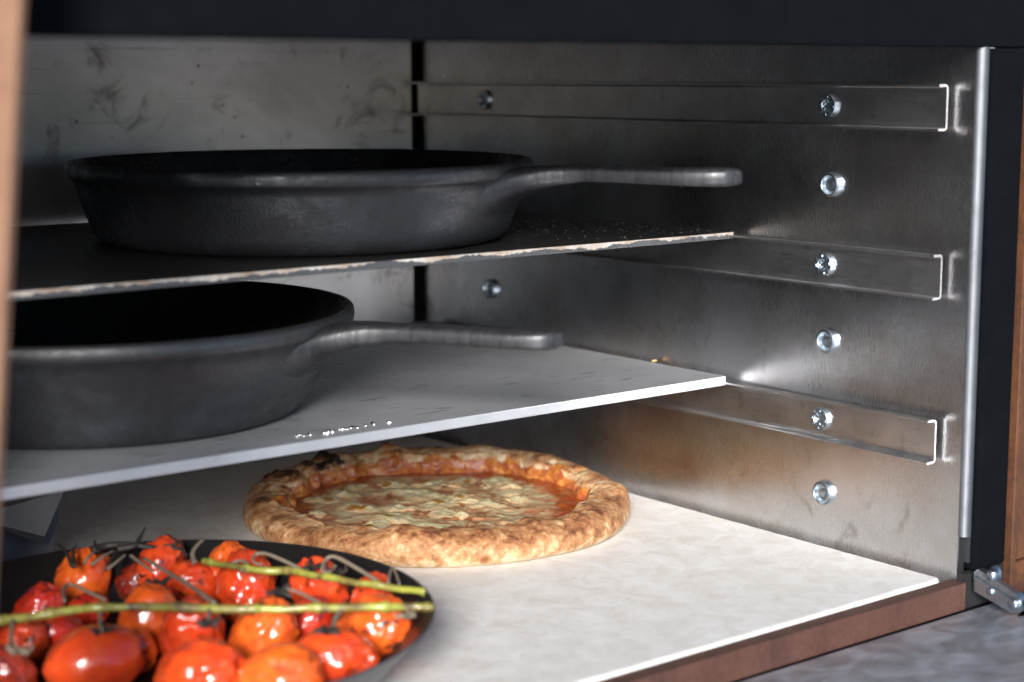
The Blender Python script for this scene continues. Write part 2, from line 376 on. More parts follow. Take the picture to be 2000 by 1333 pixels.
# folded front edge of the right wall: quarter round turning outwards
poly = [(0.0015, .0)]
for k in range(9):
    a = math.pi-k*math.pi/2/8
    poly.append((.0052+.0062*math.cos(a), -.0006-.0062*math.sin(a)))
poly += [(.0052, -.0004)]
part('wall_edge_trim', MB().prism(poly, 'z', .030, .366), M['trim'], smooth=False)
part('seal_channel', MB().box(.0085, .0100, -.0035, .012, .010, .366), M['trim'])
part('channel_gap', MB().box(.0016, .0084, .0005, .012, -.018, .40).box(.0018, .0460, .0125, .028, -.060, .012), M['dark'])  # solid dark boxes painting the shade of the gap
part('base_panel', MB().box(XL-.05, .0460, -.030, .0120, -.060, -.0285), M['dark'])  # added filler, keeps the bright sheet below from showing through
part('hinge_recess', MB().box(.0022, .0460, -.0060, .0003, -.0215, .0030), M['dark'])  # solid dark block in place of the shade in the recess
# felt seal
def felt_strip(x0, x1, z0, z1):
    return part('felt_seal', MB().box(x0, x1, -.0075, .006, z0, z1, .0022), M['felt'])
felt_strip(.0105, .0455, .004, .3653); felt_strip(XL-.046, .0465, .3657, .4065); felt_strip(XL-.046, XL-.010, .004, .3653)
# rusty brown front frame
part('frame_panel', MB().box(.0468, .052, -.012, .02, -.06, .47, .001), M['corten'])
part('frame_panel', MB().box(.0525, .16, -.0085, .02, .0045, .47, .001), M['corten'])
part('frame_panel', MB().box(.0525, .16, -.0100, .02, -.06, .0035, .001), M['corten'])
part('frame_panel', MB().box(XL-.16, .0462, -.0125, .02, .4072, .47, .001), M['corten'])
part('frame_panel', MB().box(XL-.16, XL-.0468, -.012, .02, -.06, .4066, .001), M['corten'])
part('sill', MB().box(XL, .0005, -.0082, .0045, -.0213, -.0018, .0008), M['sill'])
pm = MB(); w_ = .036
for z, x in ((-.0213, -.7265), (.47, -.676)):
    pm.v += [(x-w_, -.06, z), (x-.006, -.06, z), (x-.002, -.057, z), (x, -.052, z), (x, -.018, z), (x-w_, -.018, z)]
pm.f += [(i, (i+1) % 6, 6+(i+1) % 6, 6+i) for i in range(6)]+[(5, 4, 3, 2, 1, 0), (6, 7, 8, 9, 10, 11)]
fp = part('frame_post', pm, M['post']); fp['label'] = 'tan brown upright post at the left, far out of focus'
# guide rails with bolts, and bare rivet nuts between them
def c_profile():
    t = .0015; r = .003; xw = -.004; xf = -.0135; hz = .0156; out = []
    # outer contour in (x, z): flange tip top -> web -> flange tip bottom, then inner contour back
    def arc(cx, cz, rad, a0, a1):
        return [(cx+rad*math.cos(a0+(a1-a0)*k/5), cz+rad*math.sin(a0+(a1-a0)*k/5)) for k in range(6)]
    out += [(xf, hz)]+arc(xw-r, hz-r, r, math.pi/2, 0)+arc(xw-r, -hz+r, r, 0, -math.pi/2)+[(xf, -hz)]
    out += [(xf, -hz+t)]+arc(xw-r, -hz+r, r-t, -math.pi/2, 0)+arc(xw-r, hz-r, r-t, 0, math.pi/2)+[(xf, hz-t)]
    return out
def bolt_mb():
    m = MB(); m.lathe([(.0086, 0), (.0086, .0022), (.0080, .0030), (.0046, .0031), (.0042, .0026), (.0030, .0016), (.0012, .0014)], 28, 'x')
    for k in range(8):
        a = 2*math.pi*k/8+.2; y, z = .0063*math.cos(a), .0063*math.sin(a)
        c, s_ = math.cos(a), math.sin(a); L = .0011 if k % 2 else .0007
        v = []
        for h in (.0029, .0037):
            for (u, q) in ((-.0007, -L), (.0007, -L), (.0007, L), (-.0007, L)):
                v.append((-h, y+u*c-q*s_, z+u*s_+q*c))
        m.add(v, [(0,3,2,1),(4,5,6,7),(0,1,5,4),(1,2,6,5),(2,3,7,6),(3,0,4,7)])
    for k in range(6):
        a = 2*math.pi*k/6
        m.lathe([(.0009, .0014), (.0009, .0028)], 8, 'x', (0, .0030*math.cos(a), .0030*math.sin(a)))
    return m
def nut_mb():
    return MB().lathe([(.0090, 0), (.0090, .0028), (.0082, .0042), (.0068, .0044), (.0062, .0036), (.0056, .0022), (.0050, .0012), (.0034, .0010), (.0030, .0020), (.0016, .0022)], 32, 'x')
bolt_me = bolt_mb().build('bolt', M['zinc']); nut_me = nut_mb().build('rivet_nut', M['zinc'])
bolt_data, nut_data = bolt_me.data, nut_me.data
for o in (bolt_me, nut_me): bpy.data.objects.remove(o)
for side in (0, 1):
    for i in range(3):
        z = ZB-i*S; prof = c_profile()
        if side: prof = [(XL-x, zz) for x, zz in prof]
        mb = MB().prism([(x, zz+z) for x, zz in prof], 'y', .0185, D-.006)
        rail = part('guide_rail', mb, M['rail'])
        for y in (YB1, YB2):
            b = bpy.data.objects.new('bolt', bolt_data); col.objects.link(b); b.parent = rail
            b.location = (-.0055, y, z) if not side else (XL+.0055, y, z)
            b.rotation_euler = (random.Random(i*7+y).uniform(0, 6), 0, 0)
            if side: b.rotation_euler = (0, 0, math.pi)
        for y in (YB1, YB2):
            b = bpy.data.objects.new('rivet_nut', nut_data); col.objects.link(b); b.parent = oven
            b.matrix_parent_inverse = Matrix.Translation((0, 0, .0215))
            b.location = (0, y, z-NO) if not side else (XL, y, z-NO)
            if side: b.rotation_euler = (0, 0, math.pi)
# open drop-down door with its hinge
door = part('door', MB().box(XL-.05, .10, -.62, -.0095, -.0275, -.0217, .001), M['door'])
hinge = part('hinge', MB().prism([(-.011, .006), (-.014, .0085), (-.030, .0035), (-.046, -.0015), (-.051, -.0055), (-.0515, -.0105), (-.048, -.0145), (-.042, -.0158), (-.014, -.0085), (-.011, -.0080)], 'x', .0050, .0105), M['zinc'])
MB().prism([(-.012, .0035), (-.046, -.0065), (-.046, -.0085), (-.012, .0015)], 'x', .0032, .0049).build('arm_rib', M['zinc'], hinge)
MB().lathe([(.0042, -.001), (.0042, .0022), (.0026, .0036)], 20, 'x', (.0050, -.045, -.0085)).build('hinge_pin', M['zinc'], hinge, True)
MB().lathe([(.0030, -.001), (.0030, .0026), (.0016, .0036)], 20, 'x', (.0050, -.0265, -.0040)).build('hinge_pin', M['zinc'], hinge, True)
kn = MB().tube([(.0078, -.0245, .0030), (.0078, -.0245, .0085), (.0078, -.0245, .0100)], [.0042, .0042, .0030], 16); kn.build('hinge_knuckle', M['zinc'], hinge, True)
pts = [(-.040, -.0214)]+[(-.062+.024*math.cos(R(150-k*13)), -.0150+.020*math.sin(R(150-k*13))) for k in range(11)]+[(-.086, -.0214)]
MB().prism([(y, z) for y, z in pts], 'x', .0165, .0195).build('hinge_plate', M['zinc'], hinge)
sc = MB(); sc.lathe([(.0075, 0), (.0072, .0022), (.0050, .0045), (.0010, .0053)], 24, 'x', (0, 0, 0))
so_ = part('hinge_screw', sc, M['zinc'], smooth=True); so_.rotation_euler = (0, 0, math.pi/2); so_.location = (.024, -.0125, .0005)

# ------------------------------------------------------------------ hearth stone
def slab(name, x0, x1, y0, y1, z0, z1, bev, mat, n=60, jit=0.0, rc=.006, seed=1):
    pts = []
    per = [(x1-rc, y0+rc, -90), (x1-rc, y1-rc, 0), (x0+rc, y1-rc, 90), (x0+rc, y0+rc, 180)]
    for i, (cx, cy, a0) in enumerate(per):
        for k in range(7):
            a = R(a0+90*k/6); pts.append((cx+rc*math.cos(a), cy+rc*math.sin(a), math.cos(a), math.sin(a)))
        nx, ny, b0 = per[(i+1) % 4]; a = R(a0+90); ex, ey = cx+rc*math.cos(a), cy+rc*math.sin(a)
        fx, fy = nx+rc*math.cos(a), ny+rc*math.sin(a)
        for k in range(1, n): t = k/n; pts.append((ex+(fx-ex)*t, ey+(fy-ey)*t, math.cos(a), math.sin(a)))
    rings = [(-bev*.6, z0), (0, z0+bev*.6), (0, z1-bev), (-bev*.3, z1-bev*.3), (-bev, z1), (-bev*2, z1)]
    vs = []; m = len(pts)
    for j, (off, z) in enumerate(rings):
        for (x, y, nx, ny) in pts:
            e = off+(jit*fbm((x*90, y*90, z*60+seed), 3) if 1 <= j <= 4 else 0)
            vs.append((x+nx*e, y+ny*e, z+(jit*.4*fbm((x*70, y*70, 5+seed), 3) if j in (3,) else 0)))
    fs = [(j*m+i, j*m+(i+1) % m, (j+1)*m+(i+1) % m, (j+1)*m+i) for j in range(len(rings)-1) for i in range(m)]
    fs += [tuple(range(m-1, -1, -1)), tuple((len(rings)-1)*m+i for i in range(m))]
    return build(name, vs, fs, mat)
st = slab('hearth_stone', XL+.006, -.008, .0053, D-.008, -.0140, 0, .0022, M['stone'], 160, .0007)
tag(st, 'pale cream baking stone slab on the oven floor under the pizza', 'baking stone')

# ------------------------------------------------------------------ shelves
ZU, ZM = .22808, .11461
sh = thing('oven_shelf', 'upper soot-blackened steel shelf with flaking pale front edge', 'shelf', (0, .2116, ZU))
us = slab('shelf_plate', XL+.009, -.0088, 0, D-.235, -.0050, 0, .0004, M['burnt'], 40, 0, .002); us.parent = sh
rs = random.Random(3); gm = MB()
for k in range(420):
    x = -.0125-abs(rs.gauss(0, .075)); y = rs.uniform(.012, .36)
    if (x+.291)**2+(y+.2116-.381)**2 < .158**2: continue
    r = rs.uniform(.0004, .0013); gm.lathe([(r, -.0002), (r*.9, r*.35), (r*.4, r*.7)], 6, 'z', (x, y, 0))
gl = gm.build('grease_speck', M['burnt'], sh, True); gl['kind'] = 'stuff'
sh2 = thing('oven_shelf', 'lower clean grey metal shelf with bright front edge above the pizza', 'shelf', (0, .2173, ZM))
ms = slab('shelf_plate', XL+.009, -.0088, 0, D-.24, -.0072, 0, .0006, M['alu'], 40, 0, .002); ms.parent = sh2
# worn stamped mark near the front edge
rs = random.Random(11)
for k in range(9):
    x = -.388+.0084*k; em = MB()
    x += rs.uniform(-.002, .002); a0 = rs.randint(0, 9)
    ring = [(x+.0030*math.cos((a+a0)*math.pi/5)*rs.uniform(.3, 1.3), .0155+rs.uniform(-.001, .001)+.0040*math.sin((a+a0)*math.pi/5)*rs.uniform(.3, 1.2), .0003) for a in range(0, rs.choice((3, 4, 6, 8)))]
    em.tube(catmull(ring, 3), rs.uniform(.0006, .0013), 6); em.build('stamped_mark', M['mark'], sh2, True)

# ------------------------------------------------------------------ skillets
def skillet(name, label, c, z0, rb, rtp, h, end, seed):
    t = thing(name, label, 'skillet', (c[0], c[1], z0), 'cast iron skillets on the shelves')
    prof_o = [(rb-.030, .0004), (rb-.012, .0), (rb-.004, .0025), (rb+.0015, .0075)]
    rr = rtp-.0035
    for k in range(1, 8):
        q = k/8; prof_o.append((rb+.0015+(rr-.0015-rb-.0015)*(q**.92), .0075+(h-.0135-.0075)*q))
    prof_o += [(rr-.0012, h-.0130), (rr+.0012, h-.0118), (rtp-.0006, h-.0095), (rtp, h-.006), (rtp-.0004, h-.0022), (rtp-.0020, h-.0004), (rtp-.0038, h)]
    ri = rtp-.0062
    prof_i = [(ri, h-.0008), (ri-.0014, h-.004)]
    for k in range(1, 9):
        q = k/9; prof_i.append((ri-.0014-(ri-.0014-(rb-.006))*q, h-.004-(h-.004-.012)*q))
    prof_i += [(rb-.010, .0075), (rb-.018, .0055), (rb-.04, .005)]
    n = 160
    def ring(prof, name, mat, par, cap):
        vs = []; m = len(prof); hd = math.atan2(end[1]-c[1], end[0]-c[0])
        for r, z in prof:
            for k in range(n):
                a = 2*math.pi*k/n; rr_ = r
                for sgn in (-1, 1):                                   # pour spouts at right angles to the handle
                    d = (a-hd-sgn*math.pi/2+math.pi) % (2*math.pi)-math.pi
                    wgt = math.exp(-(d/.085)**2)*max(0, (z-h*.55)/(h*.45))**1.5
                    rr_ += .0065*wgt
                wb = .00035*fbm((r*math.cos(a)*14, r*math.sin(a)*14, z*14+seed), 2)
                vs.append(((rr_+wb)*math.cos(a), (rr_+wb)*math.sin(a), z))
        fs = [(i*n+k, i*n+(k+1) % n, (i+1)*n+(k+1) % n, (i+1)*n+k) for i in range(m-1) for k in range(n)]
        fs.append(tuple(range(n-1, -1, -1)) if cap == 0 else tuple((m-1)*n+k for k in range(n)))
        return build(name, vs, fs, mat, par, True)
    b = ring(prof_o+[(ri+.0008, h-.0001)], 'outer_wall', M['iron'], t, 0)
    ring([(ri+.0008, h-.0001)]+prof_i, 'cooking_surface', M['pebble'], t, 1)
    # handle: lofted superellipse sections along local +x, then turned to the handle direction
    L = math.hypot(end[0]-c[0], end[1]-c[1]); L0 = rtp-.006; Lh = L-L0
    secs = []                                                        # (s, half width, z top, z bottom)
    for s_, hw, zt, zb in [(0, .046, -.0075, -.042), (.025, .0385, -.0055, -.0355), (.05, .0320, -.0040, -.0300), (.08, .0260, -.0030, -.0252), (.12, .0205, -.0024, -.0210), (.16, .0170, -.0022, -.0182), (.21, .0145, -.0022, -.0160), (.27, .0128, -.0024, -.0147), (.34, .0120, -.0026, -.0128),
                           (.5, .0138, -.0026, -.0130), (.66, .0158, -.0024, -.0136), (.8, .0168, -.0020, -.0142), (.9, .0158, -.0016, -.0142), (.955, .0128, -.0016, -.0140), (.985, .0084, -.0022, -.0130), (1.0, .0030, -.0040, -.0120)]:
        secs.append((L0+Lh*s_, hw, h+zt, h+zb))
    def interp(i, u):
        a, b_ = secs[i], secs[i+1]; return tuple(p+(q-p)*u for p, q in zip(a, b_))
    full = []
    for i in range(len(secs)-1):
        for u in (0, .33, .67): full.append(interp(i, u))
    full.append(secs[-1]); vs = []; m = 28
    for (s_, hw, zt, zb) in full:
        zc, hh = (zt+zb)/2, (zt-zb)/2
        for k in range(m):
            a = 2*math.pi*k/m; ca, sa = math.cos(a), math.sin(a)
            ex = .42+.48*max(0, 1-max(0, (s_-L0)/Lh)/.2)
            y = hw*math.copysign(abs(ca)**ex, ca); z = zc+hh*math.copysign(abs(sa)**(ex*1.1), sa)
            q = max(0, min(1, (z-.0075)/(h-.0210))); rw = rb+.0015+(rr-.003-rb)*q**.92-.0015
            wx = math.sqrt(max(0, rw*rw-y*y)); f = max(0, 1-max(0, (s_-L0)/Lh)/.17)**1.6
            vs.append((wx*f+s_*(1-f)+.0003*fbm((s_*80, y*50, z*50), 2), y, z))
    fs = [(i*m+k, i*m+(k+1) % m, (i+1)*m+(k+1) % m, (i+1)*m+k) for i in range(len(full)-1) for k in range(m)]
    fs += [tuple(range(m-1, -1, -1)), tuple((len(full)-1)*m+k for k in range(m))]
    hnd = build('handle', vs, fs, M['handle'], t, True)
    hnd.rotation_euler = (0, 0, math.atan2(end[1]-c[1], end[0]-c[0]))
    return t
skillet('iron_skillet', 'black cast iron skillet on the upper sooty shelf, handle to the right', (-.291, .381), ZU+.0003, .151, .171, .059, (-.120, .098), 1)
skillet('iron_skillet', 'black deep cast iron skillet on the lower grey shelf, cut by the left edge', (-.450, .398), ZM+.0003, .142, .179, .073, (-.262, .117), 2)

# ------------------------------------------------------------------ pizza
PC = (-.182, .365); rp = random.Random(5)
pz = thing('pizza', 'baked pizza with puffy golden crust and melted cheese on the stone', 'pizza', (PC[0], PC[1], 0))
def angd(a, b): return (a-b+math.pi) % (2*math.pi)-math.pi
NA, NP = 420, 72
vs = []; cl = []
BL = [(rp.uniform(0, 2*math.pi), rp.uniform(.118, .139), rp.uniform(.0025, .0060), rp.uniform(.0006, .0022), rp.random()) for _ in range(40)]
BL += [(R(rp.uniform(70, 165)), rp.uniform(.116, .142), rp.uniform(.003, .0070), rp.uniform(.002, .0048), rp.uniform(.55, 1)) for _ in range(34)]
for i in range(NA):
    a = 2*math.pi*i/NA; ca, sa = math.cos(a), math.sin(a)
    ro = .1535+.0040*fbm((ca*1.3, sa*1.3, 3), 2); hz = .0235+.0050*fbm((ca*2.2, sa*2.2, 9), 3)
    rin = .1165+.0075*fbm((ca*3.0, sa*3.0, 21), 3)
    back = max(0, math.cos(angd(a, R(70)))); left = max(0, math.cos(angd(a, R(140))))
    hz += .0045*back
    rc_ = (ro+rin)/2; hw = (ro-rin)/2
    for j in range(NP):
        s_ = j/(NP-1)                      # 0 = under the outer edge, 1 = inside at the topping
        th = -R(62)+s_*(R(62)+math.pi+R(12))
        x = math.cos(th); y = math.sin(th)
        r = rc_+hw*math.copysign(abs(x)**.85, x)
        z = hz*.40+(hz*.60*y**1.0 if y > 0 else hz*.40*y/math.sin(R(62)))
        nr, nz = x, max(y, 0)
        d = (.0008+.0016*min(1, max(0, (s_-.35)/.2)))*fbm((r*ca*34, r*sa*34, z*34), 4)+.0004*fbm((r*ca*130, r*sa*130, z*130), 3)+.0026*min(1, max(0, (s_-.62)/.1))*(abs(fbm((r*ca*75, r*sa*75, z*75), 3))-.2)
        d *= min(1, max(0, (z-.001)/.006))
        bro = 0; ch = 0
        for (ba, br_, bw, bh, bc) in BL:
            da = angd(a, ba)
            if abs(da)*r < bw*3:
                q = ((da*r)**2+(r-br_)**2)/(bw*bw)
                if q < 6 and y > 0:
                    e = math.exp(-q); d += bh*e; bro += .55*e*bc; ch += .75*e*max(0, bc-.45)*(1.3 if back > .6 or left > .7 else .35)
        # folded seam lips on the inner side
        lip = math.exp(-((s_-.74-.04*fbm((ca*4, sa*4, 2), 2))/.018)**2)*max(0, fbm((ca*5, sa*5, 31), 3)+.25)
        d += .0032*lip; bro += .75*lip
        r += nr*d; z += nz*d
        top = max(0, y)
        f1 = max(0, 1-s_/.22)
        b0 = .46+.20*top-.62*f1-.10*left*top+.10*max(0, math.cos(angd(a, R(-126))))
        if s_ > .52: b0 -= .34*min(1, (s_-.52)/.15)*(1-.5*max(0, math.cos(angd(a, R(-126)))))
        sau = max(0, (s_-.74)/.16)+.9*max(0, fbm((r*ca*45, r*sa*45, z*45), 3))*min(1, max(0, (s_-.56)/.12))
        chz = ch+max(0, 1-abs(angd(a, R(100)))/.42)*.95*math.exp(-((s_-.70)/.13)**2)*(.6+1.2*max(0, fbm((r*ca*60, r*sa*60, 7), 3)+.3))
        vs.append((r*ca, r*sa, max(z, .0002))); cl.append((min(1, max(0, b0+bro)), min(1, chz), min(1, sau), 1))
fs = [(i*NP+j, ((i+1) % NA)*NP+j, ((i+1) % NA)*NP+j+1, i*NP+j+1) for i in range(NA) for j in range(NP-1)]
fs.append(tuple(i*NP for i in range(NA-1, -1, -1)))
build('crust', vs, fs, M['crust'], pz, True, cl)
# topping surface
vs = []; cl = []; NR = 60; NAA = 200
def toph(x, y): return .0108+.0018*fbm((x*40, y*40, 4), 4)+.0016*(abs(fbm((x*75, y*75, 8), 3))-.2)
vs.append((0, 0, toph(0, 0))); cl.append((0, 0, 0, 1))
for j in range(1, NR+1):
    r = .124*j/NR
    for i in range(NAA):
        a = 2*math.pi*i/NAA; x, y = r*math.cos(a), r*math.sin(a)
        vs.append((x, y, toph(x, y)-.0015*(r/.124)**4)); q = max(0, (r-.070)/.045)
        east = .30*max(0, math.cos(angd(a, R(-10))))*r/.124
        cl.append((min(1, q*q*.85+east), 0, 0, 1))
fs = [(0, 1+i, 1+(i+1) % NAA) for i in range(NAA)]
fs += [(1+(j-1)*NAA+i, 1+j*NAA+i, 1+j*NAA+(i+1) % NAA, 1+(j-1)*NAA+(i+1) % NAA) for j in range(1, NR) for i in range(NAA)]
build('sauce_layer', vs, fs, M['topping'], pz, True, cl)
# cheese pieces
spots = []; tries = 0
while len(spots) < 30 and tries < 6000:
    tries += 1; a = rp.uniform(0, 2*math.pi); r = .108*math.sqrt(rp.random()); x, y = r*math.cos(a), r*math.sin(a); s_ = rp.uniform(.012, .024) if len(spots) < 16 else rp.uniform(.006, .012)
    if r+s_*.7 > .110: continue
    if x > .045 and y < -.01 and r > .07: continue
    if all(math.hypot(x-p[0], y-p[1]) > (s_+p[2])*.72 for p in spots): spots.append((x, y, s_))
for q, (x0, y0, s_) in enumerate(spots):
    nr, na = 12, 40; vs = []; cl = []; el = rp.uniform(.7, 1.3); ro_ = rp.uniform(0, 3.14); toast = rp.random()
    tx, ty = rp.uniform(-.5, .5), rp.uniform(-.5, .5)
    def pt(u, a):
        rad = s_*u*(1+.55*fbm((math.cos(a)*1.1+q*7, math.sin(a)*1.1, q), 4))
        ex, ey = rad*math.cos(a)*el, rad*math.sin(a)/el
        x = x0+ex*math.cos(ro_)-ey*math.sin(ro_); y = y0+ex*math.sin(ro_)+ey*math.cos(ro_)
        hh = .0019*(1-u**2)+.0018*fbm((x*90, y*90, q), 3)*(1-u*u)
        vs.append((x, y, toph(x, y)+hh-.0005*u**6))
        dd = math.hypot(u*math.cos(a)-tx, u*math.sin(a)-ty)
        cl.append((max(0, 1.05-1.5*dd)*(1 if toast > .15 else 0), u**2, 0, 1))
    pt(0, 0)
    for j in range(1, nr+1):
        for i in range(na): pt(j/nr, 2*math.pi*i/na)
    fs = [(0, 1+i, 1+(i+1) % na) for i in range(na)]+[(1+(j-1)*na+i, 1+j*na+i, 1+j*na+(i+1) % na, 1+(j-1)*na+(i+1) % na) for j in range(1, nr) for i in range(na)]
    build('melted_cheese', vs, fs, M['cheese'], pz, True, cl)

# ------------------------------------------------------------------ pan of roast tomatoes
TC = (-.534, .159)
pan = thing('roasting_pan', 'round dark steel pan full of roast tomatoes at the lower left', 'pan', (TC[0], TC[1], .0001))
po = [(.090, 0), (.119, .0), (.1245, .0016), (.130, .006), (.1405, .0175), (.1525, .031), (.1598, .0392), (.1612, .0405), (.1618, .0412), (.1612, .0418), (.1600, .0414)]
pi_ = [(.1600, .0414), (.1582, .0398), (.1508, .0318), (.1388, .0184), (.1285, .0072), (.1228, .0032), (.1180, .0022), (.090, .0021)]
MB().lathe(po[::-1], 128, cap0=False).build('pan_wall', steel_plain('grey_pan_steel', (.20, .20, .205), .42, (1, 1, 5)), pan, True)
MB().lathe(pi_, 128, cap0=False).build('pan_inside', dry_mat('oily_black_pan', (.003, .003, .003), (.010, .009, .008), .42), pan, True)

def tomato(label, x, y, z, r, mat, wr, seed, el=1.12, tilt=None):
    rr = random.Random(seed); nu, nv = 72, 48; vs = []; cl = []
    crease = [(rr.uniform(0, 6.28), rr.uniform(.05, .12), rr.uniform(.3, 1)) for _ in range(5)]
    for j in range(nv+1):
        ph = math.pi*j/nv
        for i in range(nu):
            th = 2*math.pi*i/nu; n = Vector((math.sin(ph)*math.cos(th), math.sin(ph)*math.sin(th), math.cos(ph)))
            d = 1+.05*fbm(n*1.4+Vector((seed, 0, 0)), 2)
            w_ = .16*wr*(math.sqrt(fbm(n*2.2+Vector((0, seed, 0)), 2)**2+.012)-.30)+.06*wr*(math.sqrt(fbm(n*5+Vector((0, 0, seed)), 2)**2+.015)-.2)
            c_ = 0
            for (ca, cw, cd) in crease:
                da = angd(th, ca+.4*math.sin(ph*2)); c_ += cd*math.exp(-(da/cw)**2)*math.sin(ph)**.5
            d += w_-.045*wr*c_
            d -= .20*math.exp(-(ph/.22)**2)
            k = r*d; vs.append((n.x*k/el**.5, n.y*k/el**.5, n.z*k*el))
            bl = max(0, fbm(n*2.2+Vector((seed*3, 1, 2)), 3)-.2)*.9
            cl.append((min(1, .55*wr*c_+bl), min(1, max(0, (fbm(n*3+Vector((9, seed, 1)), 3)-.42)*4*wr)+.6*math.exp(-(ph/.16)**2)), 0, 1))
    fs = [(j*nu+i, j*nu+(i+1) % nu, (j+1)*nu+(i+1) % nu, (j+1)*nu+i) for j in range(nv) for i in range(nu)]
    o = build('cherry_tomato', vs, fs, M[mat], None, True, cl)
    o.rotation_euler = tilt or (rr.uniform(-.7, 1.2), rr.uniform(-.7, .7), rr.uniform(0, 6))
    o.location = (x, y, z); tag(o, label, 'tomato', 'roast cherry tomatoes in the pan'); return o
SIDE = (R(75), R(10), R(40))
def px(u, v, z):                                  # photo pixel and known height above the stone -> position
    d = fw+r2*((u-1000)/3390.46)-u2*((v-666.5)/3390.46); k = (z-.35)/d.z
    return Vector((-.97348, -.72569, .35))+d*k
TOM = [
 (159, 1140, .022, .0192, 'orange', .7, 'orange tomato standing alone at the back left under charred leaves', None),
 (314, 1100, .034, .0150, 'red', 1.4, 'wrinkled red tomato at the back, right of the charred leaves', None),
 (382, 1140, .024, .0150, 'red', .9, 'small shiny red tomato below the pale upright stalk', None),
 (264, 1137, .022, .0115, 'burntt', 1.3, 'dark shrivelled tomato in the back row with grey calyx', None),  # stands in shadow, the shade is put into its dark material
 (290, 1212, .022, .0182, 'orange', .35, 'smooth orange-red tomato behind the long vine with tall highlight', (.1, .2, 0)),
 (75, 1197, .022, .0150, 'deep', 1.3, 'flat dark red tomato at the far left behind the vine', None),
 (118, 1237, .020, .0130, 'deep', .8, 'small deep red tomato squeezed behind the big front one', None),
 (45, 1252, .022, .0155, 'red', .9, 'red tomato at the left edge with drooping grey calyx', None),
 (185, 1293, .023, .0215, 'red', .30, 'large smooth red tomato lying in front at the left', (R(80), R(8), R(70))),
 (375, 1243, .022, .0200, 'red', 1.0, 'wide blistered red tomato in the middle under a grey calyx', None),
 (392, 1318, .022, .0195, 'red', .9, 'red tomato at the bottom edge, middle, under an olive stalk', SIDE),
 (15, 1322, .021, .0150, 'burntt', 1.2, 'scorched purple-black tomato in the bottom left corner', None),
 (170, 1196, .018, .0125, 'deep', 1.3, 'small blistered tomato peeping out below the orange one', None),
 (270, 1272, .016, .0110, 'orange', .9, 'tiny orange tomato end between two front tomatoes', None),
 (481, 1147, .024, .0198, 'red', 1.25, 'big wrinkled red tomato behind the vine, centre back', None),
 (625, 1155, .024, .0188, 'red', 1.2, 'creased red tomato under the curled stalk at the back', None),
 (515, 1245, .022, .0196, 'orange', .8, 'plump orange tomato with a pink split down its front', (.5, .1, .6)),
 (602, 1220, .020, .0150, 'deep', .6, 'deep red tomato in the gap right of the split one', None),
 (731, 1228, .024, .0200, 'orange', .9, 'glossy orange-red tomato nearest the right rim of the pan', (R(60), R(20), R(20))),
 (640, 1288, .023, .0185, 'red', .8, 'red tomato at the lower right beside the pan rim', SIDE),
 (548, 1328, .022, .0200, 'orange', .7, 'orange-red tomato at the bottom edge, right of centre', SIDE),
 (690, 1292, .020, .0140, 'red', 1.2, 'collapsed soft tomato wedged against the front rim', None),
 (729, 1170, .026, .0140, 'red', .9, 'small red tomato between the two vine ends', None),
 (443, 1103, .034, .0125, 'orange', 1.4, 'half hidden orange tomato against the back wall of the pan', None),
]
pos = []
for k, (u, v, z, r, m, wr, lab, tl) in enumerate(TOM):
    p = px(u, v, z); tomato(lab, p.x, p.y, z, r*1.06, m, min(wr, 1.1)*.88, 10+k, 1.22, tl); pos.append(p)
# vines
def P(*a): return [px(*q) for q in a]
def vine(label, path, r):
    root = thing('tomato_vine', label, 'vine', tuple(P(path[0])[0]))
    inv = Matrix.Translation(-root.location)
    pts = [p+Vector((noise.noise(p*60), noise.noise(p*60+Vector((5, 0, 0))), noise.noise(p*60+Vector((0, 7, 0)))))*.0011 for p in catmull(P(*path), 10)]; rad = [r*(1+.22*noise.noise(p*120)+.45*max(0, math.sin(i*.47))**12) for i, p in enumerate(pts)]
    o = MB().tube(pts, rad, 12).build('main_stem', M['vine'], root, True); o.matrix_parent_inverse = inv
    return root, inv
def twig(root, inv, path, r0, r1, mat='dry', name='side_stem'):
    pts = catmull(P(*path), 8); n = len(pts); rr = [r0+(r1-r0)*i/(n-1)+.0002*noise.noise(p*400) for i, p in enumerate(pts)]
    o = MB().tube(pts, rr, 8, .8).build(name, M[mat], root, True); o.matrix_parent_inverse = inv
def calyx(root, inv, c, r, seed, mat='char', n=5, zup=.4):
    rr = random.Random(seed)
    for k in range(n):
        a = 2*math.pi*k/n+rr.uniform(-.3, .3); L = r*rr.uniform(.8, 1.3); d = Vector((math.cos(a), math.sin(a), 0))
        pts = [c, c+d*L*.4+Vector((0, 0, L*.12)), c+d*L*.75+Vector((0, 0, L*zup*rr.uniform(-.4, 1))), c+d*L*.9+Vector((0, 0, L*zup*rr.uniform(-.2, 1.8)))]
        pts = catmull(pts, 4); m_ = len(pts); rad = [.0016*math.sin(math.pi*min(.95, .25+.75*i/(m_-1)))+.0002 for i in range(m_)]
        o = MB().tube(pts, rad, 6, .4).build('sepal', M[mat], root, True); o.matrix_parent_inverse = inv
v1, i1 = vine('long green-brown vine lying across the front tomatoes to the right rim', [(-30, 1217, .046), (60, 1205, .046), (120, 1196, .047), (200, 1188, .047), (300, 1186, .047), (450, 1190, .047), (520, 1189, .047), (620, 1188, .047), (720, 1187, .046), (800, 1185, .045), (848, 1184, .045)], .0024)
twig(v1, i1, [(420, 1180, .047), (380, 1150, .047), (330, 1120, .046), (280, 1090, .046)], .0016, .0011)
twig(v1, i1, [(205, 1172, .046), (170, 1155, .046), (140, 1142, .046), (125, 1150, .046), (126, 1175, .046)], .0011, .0012)
twig(v1, i1, [(408, 1192, .047), (408, 1205, .046), (402, 1222, .045)], .0013, .0016)
